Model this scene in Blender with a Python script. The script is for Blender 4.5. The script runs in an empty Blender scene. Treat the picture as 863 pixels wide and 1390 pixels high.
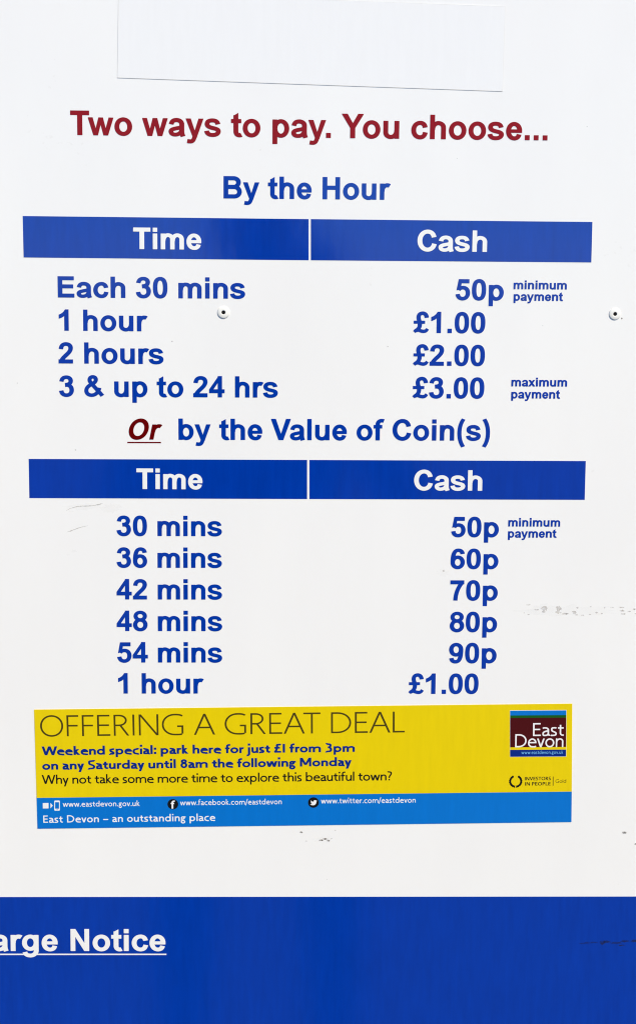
import bpy, bmesh, math, random
from mathutils import Vector, Matrix, Euler
from mathutils.geometry import delaunay_2d_cdt
random.seed(7)
S = bpy.context.scene
COL = S.collection

# ------------------------------------------------------------------ camera
PW, PH = 863.0, 1390.0            # photograph size, used only to read measurements off it
F = 2000.0                        # focal length in photograph pixels
PCX, PCY = 431.5, 650.0           # optical centre
D = 1.10                          # metres from the sign
EYE = Vector((0.0, -D, 1.50))
PITCH, YAW, ROLL = math.radians(7.6), math.radians(1.5), math.radians(0.47)
cam = bpy.data.cameras.new('camera_view')
cam_ob = bpy.data.objects.new('camera_view', cam)
COL.objects.link(cam_ob)
fwd = Vector((math.sin(YAW) * math.cos(PITCH), math.cos(YAW) * math.cos(PITCH), -math.sin(PITCH)))
q = fwd.to_track_quat('-Z', 'Y').to_matrix()
R3 = q @ Matrix.Rotation(ROLL, 3, 'Z')
cam_ob.matrix_world = Matrix.Translation(EYE) @ R3.to_4x4()
cam.sensor_fit = 'VERTICAL'
cam.sensor_height = 24.0
cam.lens = 24.0 * F / PH
cam.shift_x = 0.0
cam.shift_y = -(PH / 2 - PCY) / PH
cam.clip_start = 0.01
cam.clip_end = 5000
S.camera = cam_ob

# ------------------------------------------------------------------ light
SUN_EL, SUN_AZ = math.radians(44), math.radians(34)      # high, in front of the sign, from its right
w = bpy.data.worlds.new('World'); S.world = w; w.use_nodes = True
nt = w.node_tree; nt.nodes.clear()
out = nt.nodes.new('ShaderNodeOutputWorld'); bg = nt.nodes.new('ShaderNodeBackground')
sky = nt.nodes.new('ShaderNodeTexSky'); sky.sky_type = 'NISHITA'; sky.sun_disc = False
hs = nt.nodes.new('ShaderNodeHueSaturation'); hs.inputs['Saturation'].default_value = 1.2
sky.sun_elevation = SUN_EL
# direction towards the sun: right of and in front of the sign
SD = Vector((math.sin(SUN_AZ) * math.cos(SUN_EL), -math.cos(SUN_AZ) * math.cos(SUN_EL), math.sin(SUN_EL)))
sky.sun_rotation = math.atan2(SD.x, SD.y)
sky.air_density = 0.8; sky.dust_density = 0.0; sky.ozone_density = 6.0; sky.altitude = 1500
bg.inputs['Strength'].default_value = 0.13
nt.links.new(sky.outputs[0], hs.inputs['Color']); nt.links.new(hs.outputs[0], bg.inputs[0]); nt.links.new(bg.outputs[0], out.inputs[0])
sun = bpy.data.lights.new('sun', 'SUN'); sun.energy = 4.3; sun.angle = math.radians(20); sun.color = (1, 0.885, 0.665)
so = bpy.data.objects.new('sun', sun); COL.objects.link(so); so.location = SD * 20
so.rotation_euler = (-SD).to_track_quat('-Z', 'Y').to_euler()
S.view_settings.view_transform = 'Standard'; S.view_settings.look = 'None'
S.view_settings.gamma = 1; S.view_settings.use_curve_mapping = False
S.view_settings.exposure = 0.33
S.cycles.max_bounces = 6
S.cycles.filter_width = 1.1

# ------------------------------------------------------------------ helpers
def P(px, py):
    """where a point measured on the photograph lies on the sign's face: (x, z)"""
    d = R3 @ Vector(((px - PCX) / F, -(py - PCY) / F, -1.0))
    t = -EYE.y / d.y
    h = EYE + d * t
    return Vector((h.x, h.z))

def tag(o, label=None, cat=None, group=None, kind=None):
    if label: o['label'] = label
    if cat: o['category'] = cat
    if group: o['group'] = group
    if kind: o['kind'] = kind
    return o

def empty(name, loc):
    o = bpy.data.objects.new(name, None); o.empty_display_size = 0.05
    COL.objects.link(o); o.location = loc
    o['_o'] = list(loc)
    return o

def link_mesh(name, verts, faces, mat, parent=None, smooth=False, label=None):
    """verts in world metres; stored relative to the parent's base"""
    off = Vector((0, 0, 0))
    if parent:
        off = Vector(parent['_o'])
    me = bpy.data.meshes.new(name)
    me.from_pydata([tuple(Vector(v) - off) for v in verts], [], faces)
    me.materials.append(mat)
    if smooth:
        for p in me.polygons: p.use_smooth = True
    o = bpy.data.objects.new(name, me); COL.objects.link(o)
    if parent:
        o.parent = parent
        o['_o'] = list(parent['_o'])
    else:
        o['_o'] = [0, 0, 0]
    if label: o['label'] = label
    return o

def slab(name, quad, y0, th, mat, parent=None, label=None):
    """thin sheet: quad of (x,z) clockwise from top left, its back at depth y0 in front of the sign, th thick"""
    n = len(quad)
    v = [(p[0], -(y0 + th), p[1]) for p in quad] + [(p[0], -y0, p[1]) for p in quad]
    f = [tuple(range(n))[::-1], tuple(range(n, 2 * n))]
    for i in range(n):
        j = (i + 1) % n
        f.append((i, j, n + j, n + i))
    o = link_mesh(name, v, f, mat, parent, label=label)
    bm = bmesh.new(); bm.from_mesh(o.data); bmesh.ops.recalc_face_normals(bm, faces=bm.faces); bm.to_mesh(o.data); bm.free()
    return o

def sheet(name, tris2d, y, mat, parent=None, label=None):
    verts, faces = tris2d
    v = [(p[0], -y, p[1]) for p in verts]
    o = link_mesh(name, v, faces, mat, parent, label=label)
    bm = bmesh.new(); bm.from_mesh(o.data)
    for f in bm.faces:
        if f.normal.y > 0: f.normal_flip()
    bm.to_mesh(o.data); bm.free()
    return o

# ------------------------------------------------------------------ materials
def new_mat(name):
    m = bpy.data.materials.new(name); m.use_nodes = True
    n = m.node_tree
    return m, n, n.nodes['Principled BSDF']

def gloss_bump(n, b, scale=90, strength=0.03, dist=0.0004, stretch=(1, 1, 1)):
    tc = n.nodes.new('ShaderNodeTexCoord'); mp = n.nodes.new('ShaderNodeMapping'); mp.inputs['Scale'].default_value = stretch
    nz = n.nodes.new('ShaderNodeTexNoise'); nz.inputs['Scale'].default_value = scale; nz.inputs['Detail'].default_value = 4
    bp = n.nodes.new('ShaderNodeBump'); bp.inputs['Strength'].default_value = strength; bp.inputs['Distance'].default_value = dist
    n.links.new(tc.outputs['Object'], mp.inputs[0]); n.links.new(mp.outputs[0], nz.inputs['Vector'])
    n.links.new(nz.outputs['Fac'], bp.inputs['Height']); n.links.new(bp.outputs[0], b.inputs['Normal'])
    return tc

def print_mat(name, col, rough=0.11, var=0.06, streak=True, bump=0.8, spec=0.5):
    """ink or vinyl on the sign: a slightly uneven colour under a gloss laminate"""
    m, n, b = new_mat(name)
    tc = gloss_bump(n, b, 60, bump, 0.00006, (2.2, 1, 0.5))
    mp = n.nodes.new('ShaderNodeMapping'); mp.inputs['Scale'].default_value = (9, 1, 1.2)
    nz = n.nodes.new('ShaderNodeTexNoise'); nz.inputs['Scale'].default_value = 22; nz.inputs['Detail'].default_value = 6; nz.inputs['Roughness'].default_value = 0.65
    n.links.new(tc.outputs['Object'], mp.inputs[0]); n.links.new(mp.outputs[0], nz.inputs['Vector'])
    cr = n.nodes.new('ShaderNodeValToRGB')
    cr.color_ramp.elements[0].position = 0.3; cr.color_ramp.elements[1].position = 0.7
    cr.color_ramp.elements[0].color = tuple(c * (1 - var) for c in col) + (1,)
    cr.color_ramp.elements[1].color = tuple(min(1, c * (1 + var)) for c in col) + (1,)
    n.links.new(nz.outputs['Fac'], cr.inputs[0]); n.links.new(cr.outputs[0], b.inputs['Base Color'])
    b.inputs['Roughness'].default_value = rough
    b.inputs['IOR'].default_value = 1.5
    b.inputs['Specular IOR Level'].default_value = spec
    return m

def plain(name, col, rough=0.5, bump=0.0):
    return print_mat(name, col, rough, 0.04, bump=bump, spec=0.25)

def panel_mat():
    m, n, b = new_mat('white_sign_face')
    tc = gloss_bump(n, b, 14, 0.5, 0.0002, (1.6, 1, 0.7))
    # faint grime: broad film, a few small specks
    nz = n.nodes.new('ShaderNodeTexNoise'); nz.inputs['Scale'].default_value = 7; nz.inputs['Detail'].default_value = 6
    mp = n.nodes.new('ShaderNodeMapping'); mp.inputs['Scale'].default_value = (2.0, 1, 0.6)
    n.links.new(tc.outputs['Object'], mp.inputs[0]); n.links.new(mp.outputs[0], nz.inputs['Vector'])
    cr = n.nodes.new('ShaderNodeValToRGB'); e = cr.color_ramp.elements
    e[0].position = 0.25; e[0].color = (0.795, 0.795, 0.80, 1); e[1].position = 0.7; e[1].color = (0.825, 0.825, 0.825, 1)
    n.links.new(nz.outputs['Fac'], cr.inputs[0])
    vo = n.nodes.new('ShaderNodeTexNoise'); vo.inputs['Scale'].default_value = 260; vo.inputs['Detail'].default_value = 2
    n.links.new(tc.outputs['Object'], vo.inputs['Vector'])
    v2 = n.nodes.new('ShaderNodeTexNoise'); v2.inputs['Scale'].default_value = 12; v2.inputs['Detail'].default_value = 3
    n.links.new(tc.outputs['Object'], v2.inputs['Vector'])
    mu = n.nodes.new('ShaderNodeMath'); mu.operation = 'MULTIPLY'
    n.links.new(vo.outputs['Fac'], mu.inputs[0]); n.links.new(v2.outputs['Fac'], mu.inputs[1])
    sp = n.nodes.new('ShaderNodeMapRange'); sp.inputs['From Min'].default_value = 0.43; sp.inputs['From Max'].default_value = 0.50
    sp.inputs['To Max'].default_value = 0.10
    n.links.new(mu.outputs[0], sp.inputs[0])
    mx = n.nodes.new('ShaderNodeMixRGB'); mx.inputs['Color2'].default_value = (0.45, 0.43, 0.40, 1)
    n.links.new(sp.outputs[0], mx.inputs[0]); n.links.new(cr.outputs[0], mx.inputs[1])
    n.links.new(mx.outputs[0], b.inputs['Base Color'])
    b.inputs['Roughness'].default_value = 0.22; b.inputs['IOR'].default_value = 1.5
    return m

M_PANEL = panel_mat()
M_BLUE = print_mat('blue_ink', (0.0, 0.035, 0.335), var=0.10)
M_RED = print_mat('red_ink_sky_lit', (0.245, 0.004, 0.004), spec=.2)  # heading copy of the dark red, brightness of reflected sky put into its colour
M_DKRED = print_mat('dark_red_ink', (0.12, 0.0, 0.0))
M_WHITE = print_mat('white_ink', (0.80, 0.80, 0.80), var=0.02)
M_LABEL = print_mat('blank_label_film', (0.80, 0.805, 0.818), rough=0.22, var=0.01)
M_LEDGE = plain('label_cut_edge', (0.64, 0.63, 0.61), 0.7)
M_YEL = print_mat('yellow_ink', (0.72, 0.55, 0.0), rough=0.3, var=0.03, spec=0.4)
M_SKY = print_mat('bright_blue_ink', (0.0, 0.15, 0.55), rough=0.3, var=0.04, spec=0.4)
M_TITLE = plain('olive_grey_ink', (0.06, 0.045, 0.006), 0.4)
M_NAVY = plain('navy_ink', (0.0, 0.018, 0.20), 0.4)
M_BLACK = plain('black_ink', (0.006, 0.006, 0.006), 0.4)
M_GREEN = plain('green_ink', (0.005, 0.09, 0.008), 0.4)
M_MAROON = plain('maroon_ink', (0.06, 0.002, 0.003), 0.4)
M_PALEB = plain('pale_blue_ink', (0.15, 0.42, 0.75), 0.4)
M_WHITE2 = plain('sticker_white', (0.78, 0.78, 0.80), 0.4)
M_RIVET = plain('painted_rivet', (0.80, 0.80, 0.77), 0.3)
M_HOLE = plain('rivet_hole_black', (0.004, 0.004, 0.004), 0.9)

# ------------------------------------------------------------------ lettering
NSEG = 9
def path_pts(spec):
    """M x y | L x y | C 6 | h x y (quarter turn leaving horizontally) | v x y (leaving vertically) -> polylines"""
    t = spec.split(); i = 0; runs = []; cur = None
    K = 0.57
    while i < len(t):
        c = t[i]; i += 1
        if c == 'M':
            cur = (float(t[i]), float(t[i + 1])); i += 2; runs.append([cur])
        elif c == 'L':
            cur = (float(t[i]), float(t[i + 1])); i += 2; runs[-1].append(cur)
        else:
            x0, y0 = cur
            if c == 'C':
                a = [float(z) for z in t[i:i + 6]]; i += 6
            else:
                x1, y1 = float(t[i]), float(t[i + 1]); i += 2
                if c == 'h': a = [x0 + K * (x1 - x0), y0, x1, y1 - K * (y1 - y0), x1, y1]
                else: a = [x0, y0 + K * (y1 - y0), x1 - K * (x1 - x0), y1, x1, y1]
            for k in range(1, NSEG + 1):
                s = k / NSEG; r = 1 - s
                runs[-1].append((r**3 * x0 + 3 * r * r * s * a[0] + 3 * r * s * s * a[2] + s**3 * a[4],
                                 r**3 * y0 + 3 * r * r * s * a[1] + 3 * r * s * s * a[3] + s**3 * a[5]))
            cur = (a[4], a[5])
    return runs

def stroke(spec, wx, wy):
    """polygons of a broad stroke: wx wide where it runs upright, wy where it runs level"""
    polys = []
    for pts in path_pts(spec):
        closed = abs(pts[0][0] - pts[-1][0]) + abs(pts[0][1] - pts[-1][1]) < 1e-6
        if closed: pts = pts[:-1]
        n = len(pts); offs = []
        for i in range(n):
            if closed: a, b = pts[i - 1], pts[(i + 1) % n]
            else: a, b = pts[max(0, i - 1)], pts[min(n - 1, i + 1)]
            dx, dy = b[0] - a[0], b[1] - a[1]; l = math.hypot(dx, dy) or 1
            nx, ny = -dy / l, dx / l
            # true support width of an elliptical nib
            g = math.hypot(nx * wx, ny * wy) or 1
            offs.append((nx * wx * wx / g / 2, ny * wy * wy / g / 2))
        m = n if closed else n - 1
        for i in range(m):
            j = (i + 1) % n
            p, r = pts[i], pts[j]; o, u = offs[i], offs[j]
            polys.append([(p[0] + o[0], p[1] + o[1]), (r[0] + u[0], r[1] + u[1]), (r[0] - u[0], r[1] - u[1]), (p[0] - o[0], p[1] - o[1])])
    return polys

def rect(x0, y0, x1, y1): return [[(x0, y0), (x1, y0), (x1, y1), (x0, y1)]]

def grow(polys, d):
    """thicken a letter by d all round"""
    if not d: return polys
    res = []
    for p in polys:
        n = len(p)
        cr = [(p[(i + 1) % n][0] - p[i][0]) * (p[(i + 2) % n][1] - p[(i + 1) % n][1]) - (p[(i + 1) % n][1] - p[i][1]) * (p[(i + 2) % n][0] - p[(i + 1) % n][0]) for i in range(n)]
        if min(cr) < 0 < max(cr):
            res += [p] + [[(x + a, y + b) for x, y in p] for a, b in ((d, d), (-d, d), (d, -d), (-d, -d))]
            continue
        q = sorted(set((x + a * d, y + b * d) for x, y in p for a, b in ((1, 0), (0, 1), (-1, 0), (0, -1), (.7, .7), (-.7, .7), (.7, -.7), (-.7, -.7))))
        def half(q):
            h = []
            for t in q:
                while len(h) > 1 and (h[-1][0] - h[-2][0]) * (t[1] - h[-2][1]) - (h[-1][1] - h[-2][1]) * (t[0] - h[-2][0]) <= 0: h.pop()
                h.append(t)
            return h[:-1]
        res.append(half(q) + half(q[::-1]))
    return res

def union(polys):
    verts, faces = [], []
    for p in polys:
        # drop degenerate
        a = sum(p[i][0] * p[(i + 1) % len(p)][1] - p[(i + 1) % len(p)][0] * p[i][1] for i in range(len(p)))
        if abs(a) < 1e-3: continue
        if a < 0: p = p[::-1]
        k = len(verts); verts += [Vector((x + random.uniform(-.02, .02), y + random.uniform(-.02, .02))) for x, y in p]
        faces.append(list(range(k, k + len(p))))
    vo, eo, fo, _, _, of = delaunay_2d_cdt(verts, [], faces, 1, 1e-3)
    keep = [f for f, o in zip(fo, of) if o]
    return [(v.x, v.y) for v in vo], keep

# --- the sign's bold grotesque
def bold_glyphs():
    g = {}
    X, Y = 281, 226
    s = lambda p, a=X, b=Y: stroke(p, a, b)
    g[' '] = (569, [])
    g['n'] = (1251, rect(135, 0, 416, 1062) + s('M 290 560 v 650 973 h 979 690 L 979 0'))
    g['m'] = (1821, rect(126, 0, 407, 1062) + s('M 280 560 v 600 973 h 913 700 L 913 0') + s('M 926 560 v 1240 973 h 1557 700 L 1557 0'))
    g['h'] = (1251, rect(135, 0, 416, 1466) + s('M 290 560 v 650 973 h 979 690 L 979 0'))
    g['u'] = (1251, rect(832, 0, 1113, 1062) + s('M 272 1062 L 272 370 v 600 90 h 965 500'))
    g['r'] = (797, rect(133, 0, 414, 1062) + s('M 285 540 v 610 965 C 690 965 730 955 785 925', X, 240))
    g['i'] = (569, rect(147, 0, 428, 1062) + rect(147, 1206, 428, 1466))
    g['l'] = (569, rect(147, 0, 428, 1466))
    g['t'] = (682, s('M 317 1300 L 317 320 v 530 93 C 580 93 620 100 655 115', X, 235) + rect(21, 842, 644, 1062) + [[(177, 1190), (458, 1190), (458, 1437), (177, 1272)]])
    g['f'] = (682, s('M 299 0 L 299 1130 v 560 1380 C 620 1380 670 1372 715 1360', X, 225) + rect(22, 842, 600, 1062))
    g['o'] = (1251, s('M 222 531 v 626 973 h 1030 531 v 626 89 h 222 531'))
    g['c'] = (1139, s('M 950 705 C 915 890 800 973 630 973 h 222 531 v 630 89 C 800 89 925 180 963 385'))
    g['e'] = (1139, s('M 222 531 v 575 973 h 935 560 L 935 445') + rect(200, 445, 1075, 628) + s('M 222 531 v 600 89 C 750 89 860 155 900 325'))
    g['a'] = (1139, s('M 232 725 C 270 900 370 973 570 973 h 895 720 L 895 340 C 895 190 915 110 968 -10') +
              s('M 895 560 C 760 500 640 490 480 455 C 300 415 212 370 212 285 C 212 150 330 85 460 85 C 690 85 895 190 895 450', 275, 205))
    g['s'] = (1139, s('M 180 325 C 215 160 350 86 550 86 C 770 86 918 170 918 308 C 918 420 830 455 565 512 C 300 568 212 635 212 765 C 212 905 340 976 545 976 C 740 976 845 915 890 755', 280, 215))
    g['p'] = (1251, rect(139, -407, 420, 1062) + s('M 285 531 v 655 973 h 1030 531 v 655 89 h 285 531'))
    g['b'] = (1251, rect(139, 0, 420, 1466) + s('M 285 531 v 655 973 h 1030 531 v 655 89 h 285 531'))
    g['d'] = (1251, rect(832, 0, 1113, 1466) + s('M 222 531 v 597 973 h 967 531 v 597 89 h 222 531'))
    g['g'] = (1251, s('M 222 550 v 597 973 h 967 550 v 597 125 h 222 550') + s('M 972 1062 L 972 30 v 600 -322 C 420 -322 290 -265 245 -100'))
    g['y'] = (1139, [[(14, 1062), (313, 1062), (567, 308), (430, 8)], [(815, 1062), (1106, 1062), (731, 40), (567, 308)], [(430, 8), (567, 308), (731, 40), (690, -80), (450, -60)]] +
              s('M 580 60 C 530 -170 480 -320 300 -320 C 230 -320 180 -312 105 -300', 250, 222))
    g['w'] = (1593, [[(9, 1062), (282, 1062), (481, 366), (616, 0), (345, 0)], [(481, 366), (664, 1062), (797, 681), (616, 0)], [(664, 1062), (932, 1062), (1109, 366), (979, 0), (797, 681)], [(1109, 366), (1312, 1062), (1588, 1062), (1247, 0), (979, 0)]])
    g['x'] = (1139, [[(27, 1062), (371, 1062), (1123, 0), (782, 0)], [(764, 1062), (1094, 1062), (349, 0), (12, 0)]])
    cx, cy = 296, 246
    c = lambda p, a=cx, b=cy: stroke(p, a, b)
    g['T'] = (1251, rect(43, 1218, 1208, 1466) + rect(478, 0, 774, 1230))
    g['Y'] = (1366, [[(535, 0), (831, 0), (831, 615), (535, 617)], [(535, 617), (0, 1466), (346, 1466), (690, 888), (700, 600)], [(831, 615), (1367, 1466), (1027, 1466), (690, 888), (680, 600)]])
    g['B'] = (1479, rect(150, 0, 446, 1466) + c('M 298 1343 L 830 1343 h 1165 1075 v 830 765 L 298 765') + c('M 298 757 L 870 757 h 1235 430 v 870 123 L 298 123'))
    g['H'] = (1479, rect(150, 0, 446, 1466) + rect(1033, 0, 1329, 1466) + rect(440, 641, 1040, 889))
    g['C'] = (1479, c('M 1218 985 C 1180 1220 1010 1366 785 1366 h 250 735 v 785 101 C 1010 101 1190 240 1250 505', 300, 250))
    g['E'] = (1366, rect(149, 0, 445, 1466) + rect(440, 1218, 1236, 1466) + rect(440, 648, 1186, 895) + rect(440, 0, 1264, 247))
    g['O'] = (1593, c('M 240 733 v 797 1366 h 1352 733 v 797 101 h 240 733', 306, 250))
    g['V'] = (1366, [[(0, 1466), (321, 1466), (692, 381), (524, 0)], [(692, 381), (1051, 1466), (1365, 1466), (840, 0), (524, 0)]])
    g['N'] = (1479, rect(152, 0, 427, 1466) + rect(1038, 0, 1313, 1466) + [[(152, 1466), (440, 1466), (1313, 0), (1016, 0)]])
    g['&'] = (1479, s('M 1335 70 L 590 920 C 490 1040 460 1100 460 1180 C 460 1310 550 1390 680 1390 C 815 1390 895 1310 895 1195 C 895 1060 800 990 640 900 C 390 760 225 640 225 410 C 225 230 370 98 590 98 C 850 98 1060 290 1130 610', 262, 220))
    g['0'] = (1139, s('M 224 722 C 224 1150 330 1358 570 1358 C 810 1358 915 1150 915 722 C 915 300 810 92 570 92 C 330 92 224 300 224 722', 285, 232))
    g['1'] = (1139, [[(577, 1472), (806, 1472), (806, 0), (525, 0), (525, 1180)], [(525, 1180), (577, 1472), (500, 1340), (400, 1240), (270, 1150), (140, 1100), (140, 845), (330, 920), (430, 980), (525, 1059)]])
    g['2'] = (1139, s('M 225 1010 C 245 1240 365 1356 570 1356 C 785 1356 897 1240 897 1075 C 897 870 720 710 560 560 C 400 410 270 280 215 90', 285, 232) + rect(60, 0, 1035, 255))
    g['3'] = (1139, s('M 215 1065 C 245 1265 370 1358 548 1358 C 740 1358 858 1255 858 1105 C 858 930 720 835 470 830', 280, 225) + s('M 470 800 C 770 845 915 690 915 450 C 915 235 760 90 550 90 C 345 90 220 200 190 400', 285, 228))
    g['4'] = (1139, rect(636, 0, 909, 1472) + rect(33, 295, 1091, 540) + [[(33, 500), (303, 500), (303, 540), (33, 540)], [(33, 540), (303, 540), (760, 1225), (760, 1472), (672, 1472)]])
    g['5'] = (1139, [[(270, 1452), (1000, 1452), (1000, 1192), (455, 1192)], [(270, 1452), (465, 1260), (395, 760), (130, 690)]] + s('M 262 715 C 340 830 440 872 575 872 C 790 872 925 720 925 490 C 925 250 770 92 560 92 C 360 92 235 200 205 400', 282, 228))
    six = s('M 225 465 v 580 848 h 925 465 v 580 92 h 225 465', 285, 228) + s('M 224 480 C 224 1080 340 1358 600 1358 C 780 1358 880 1270 910 1100', 285, 228)
    g['6'] = (1139, six)
    g['9'] = (1139, [[(1139 - x, 1446 - y) for x, y in p] for p in six])
    g['7'] = (1139, rect(86, 1191, 1048, 1452) + s('M 915 1300 C 680 1030 460 560 450 0', 275, 240))
    g['8'] = (1139, s('M 240 1085 v 570 1360 h 900 1085 v 570 812 h 240 1085', 270, 215) + s('M 205 445 v 570 800 h 935 445 v 570 90 h 205 445', 285, 222))
    g['£'] = (1139, s('M 955 1075 C 930 1275 820 1376 670 1376 C 480 1376 385 1260 385 1090 C 385 900 490 790 480 560 C 470 370 370 240 190 130', 270, 225) +
              rect(60, 650, 830, 835) + s('M 110 60 C 260 330 470 110 720 100 C 880 95 960 160 1015 270', 200, 215))
    g['.'] = (569, rect(147, 0, 428, 281))
    g['('] = (682, s('M 520 1500 C 330 1230 245 900 245 535 C 245 150 330 -170 520 -440', 262, 200))
    g[')'] = (682, s('M 162 1500 C 352 1230 437 900 437 535 C 437 150 352 -170 162 -440', 262, 200))
    return g

# --- the sticker's humanist sans: monoline, so built from centre lines at any weight
def hum_glyphs(w, capw=None):
    g = {}; h = w / 2; X = 920; H = 1400; A = 1440; Dn = -430
    wy = w * 0.88; hy = wy / 2
    s = lambda p: stroke(p, w, wy)
    def f(*a): return ' '.join(str(z) for z in a)
    def ring(l, r, b, t):
        cx, cy = (l + r) / 2, (b + t) / 2
        return s(f('M', l + h, cy, 'v', cx, t - hy, 'h', r - h, cy, 'v', cx, b + hy, 'h', l + h, cy))
    B = w * 0.45                      # extra width for heavier weights
    sb = 105
    def diag(x0, y0, x1, y1, k=1.12):  # straight stroke with level cuts; x are centres
        q = w * k / 2
        return [[(x0 - q, y0), (x0 + q, y0), (x1 + q, y1), (x1 - q, y1)]]
    g[' '] = (520, [])
    # capitals
    oc = 1420 + B
    g['O'] = (oc + 160, ring(80, 80 + oc, -20, H + 20))
    g['I'] = (w + 2 * 140, rect(140, 0, 140 + w, H))
    g['1'] = g['I']
    def bars(lst, x0=140): return sum([rect(x0, y - hy, x1, y + hy) for y, x1 in lst], [])
    g['F'] = (920 + B, rect(140, 0, 140 + w, H) + bars([(H - hy, 840 + B), (700, 790 + B)]))
    g['E'] = (1000 + B, rect(140, 0, 140 + w, H) + bars([(H - hy, 880 + B), (710, 840 + B), (hy, 920 + B)]))
    g['L'] = (900 + B, rect(140, 0, 140 + w, H) + bars([(hy, 860 + B)]))
    g['T'] = (1090 + B, rect((1090 + B) / 2 - h, 0, (1090 + B) / 2 + h, H) + rect(20, H - wy, 1070 + B, H))
    g['D'] = (1480 + B, rect(140, 0, 140 + w, H) + s(f('M', 140, H - hy, 'L', 560, H - hy, 'h', 1380 + B - h, H / 2, 'v', 560, hy, 'L', 140, hy)))
    g['P'] = (1020 + B, rect(140, 0, 140 + w, H) + s(f('M', 140, H - hy, 'L', 480, H - hy, 'h', 960 + B - h, 1020, 'v', 480, 640, 'L', 140, 640)))
    g['R'] = (1150 + B, rect(140, 0, 140 + w, H) + s(f('M', 140, H - hy, 'L', 480, H - hy, 'h', 930 + B - h, 1030, 'v', 480, 690, 'L', 140, 690)) + diag(560, 690, 1060 + B - h, 0, 1.2))
    g['N'] = (1480 + B, rect(140, 0, 140 + w, H) + rect(1340 + B - w, 0, 1340 + B, H) + diag(140 + w * .6, H, 1340 + B - w * .6, 0, 1.25))
    g['A'] = (1330 + B, diag(20 + h, 0, (1330 + B) / 2, H) + diag(1310 + B - h, 0, (1330 + B) / 2, H) + rect(290, 430, 1040 + B, 430 + wy))
    g['V'] = (1290 + B, diag(20 + h, H, (1290 + B) / 2, 0) + diag(1270 + B - h, H, (1290 + B) / 2, 0))
    WW = 1980 + B
    g['W'] = (WW, diag(20 + h, H, WW * .28, 0) + diag(WW * .5, H, WW * .28, 0) + diag(WW * .5, H, WW * .72, 0) + diag(WW - 20 - h, H, WW * .72, 0))
    g['M'] = (1650 + B, rect(120, 0, 120 + w, H) + rect(1530 + B - w, 0, 1530 + B, H) + diag(120 + w * .6, H, (1650 + B) / 2, 250) + diag(1530 + B - w * .6, H, (1650 + B) / 2, 250))
    G = 1400 + B
    g['G'] = (G + 140, s(f('M', G - h, H - 130, 'C', G - 180, H - 40, G - 360, H + 20 - hy, G - 560, H + 20 - hy, 'h', 80 + h, H / 2, 'v', G - 540, -20 + hy, 'C', G - 330, -20 + hy, G - 150, 20, G - h, 90, 'L', G - h, 640)) + rect(G - 400, 640 - wy, G, 640))
    g['S'] = (1020 + B, s(f('M', 860 + B, H - 110, 'C', 760 + B, H - 30, 650, H + 20 - hy, 500, H + 20 - hy, 'C', 300, H + 20 - hy, 110 + h, 1260, 110 + h, 1060, 'C', 110 + h, 860, 300, 790, 500, 720, 'C', 720, 640, 930 + B - h, 560, 930 + B - h, 370, 'C', 930 + B - h, 130, 720, -20 + hy, 480, -20 + hy, 'C', 340, -20 + hy, 220, 20, 100, 110)))
    # lower case
    ow = 960 + B
    g['o'] = (ow + 130, ring(65, 65 + ow, -20, X + 20))
    bw = 960 + B
    g['b'] = (bw + 180, rect(sb, 0, sb + w, A) + ring(sb, sb + bw - 30, -20, X + 20))
    g['p'] = (bw + 180, rect(sb, Dn, sb + w, X) + ring(sb, sb + bw - 30, -20, X + 20))
    g['d'] = (bw + 180, rect(65 + bw - w, 0, 65 + bw, A) + ring(65, 65 + bw, -20, X + 20))
    nr = sb + 800 + B
    arch = s(f('M', sb + h, 480, 'v', sb + 440 + B / 2, X + 20 - hy, 'h', nr - h, 600, 'L', nr - h, 0))
    g['n'] = (nr + 100, rect(sb, 0, sb + w, X) + arch)
    g['h'] = (nr + 100, rect(sb, 0, sb + w, A) + arch)
    m1 = sb + 720 + B; m2 = m1 + 700 + B * .7
    g['m'] = (m2 + 100, rect(sb, 0, sb + w, X) + s(f('M', sb + h, 480, 'v', sb + 400 + B / 2, X + 20 - hy, 'h', m1 - h, 600, 'L', m1 - h, 0)) + s(f('M', m1 - h, 480, 'v', m1 + 330, X + 20 - hy, 'h', m2 - h, 600, 'L', m2 - h, 0)))
    g['u'] = (nr + 100, rect(nr - w, 0, nr, X) + s(f('M', sb + h, X, 'L', sb + h, 330, 'v', sb + 380, -20 + hy, 'h', nr - h, 440)))
    g['r'] = (640 + B * .8, rect(sb, 0, sb + w, X) + s(f('M', sb + h, 460, 'v', 500 + B * .6, X - hy + 10, 'L', 600 + B * .8, X - hy - 20)))
    g['l'] = (w + 2 * sb, rect(sb, 0, sb + w, A))
    g['i'] = (w + 2 * sb, rect(sb, 0, sb + w, X) + rect(sb - 10, 1180, sb + w + 10, 1200 + w))
    g['j'] = (w + 2 * sb, s(f('M', sb + h, X, 'L', sb + h, -180, 'C', sb + h, -300, sb, -370, sb - 170, -400)) + rect(sb - 10, 1180, sb + w + 10, 1200 + w))
    g['t'] = (660 + B, s(f('M', 230 + h, 1180, 'L', 230 + h, 300, 'v', 520 + B, -10 + hy, 'L', 610 + B, 60)) + rect(40, X - wy, 590 + B, X))
    g['f'] = (620 + B, s(f('M', 190 + h, 0, 'L', 190 + h, 1150, 'v', 520 + B * .6, A + 20 - hy, 'L', 620 + B, A - hy)) + rect(40, X - wy, 560 + B, X))
    ew = 900 + B
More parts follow.
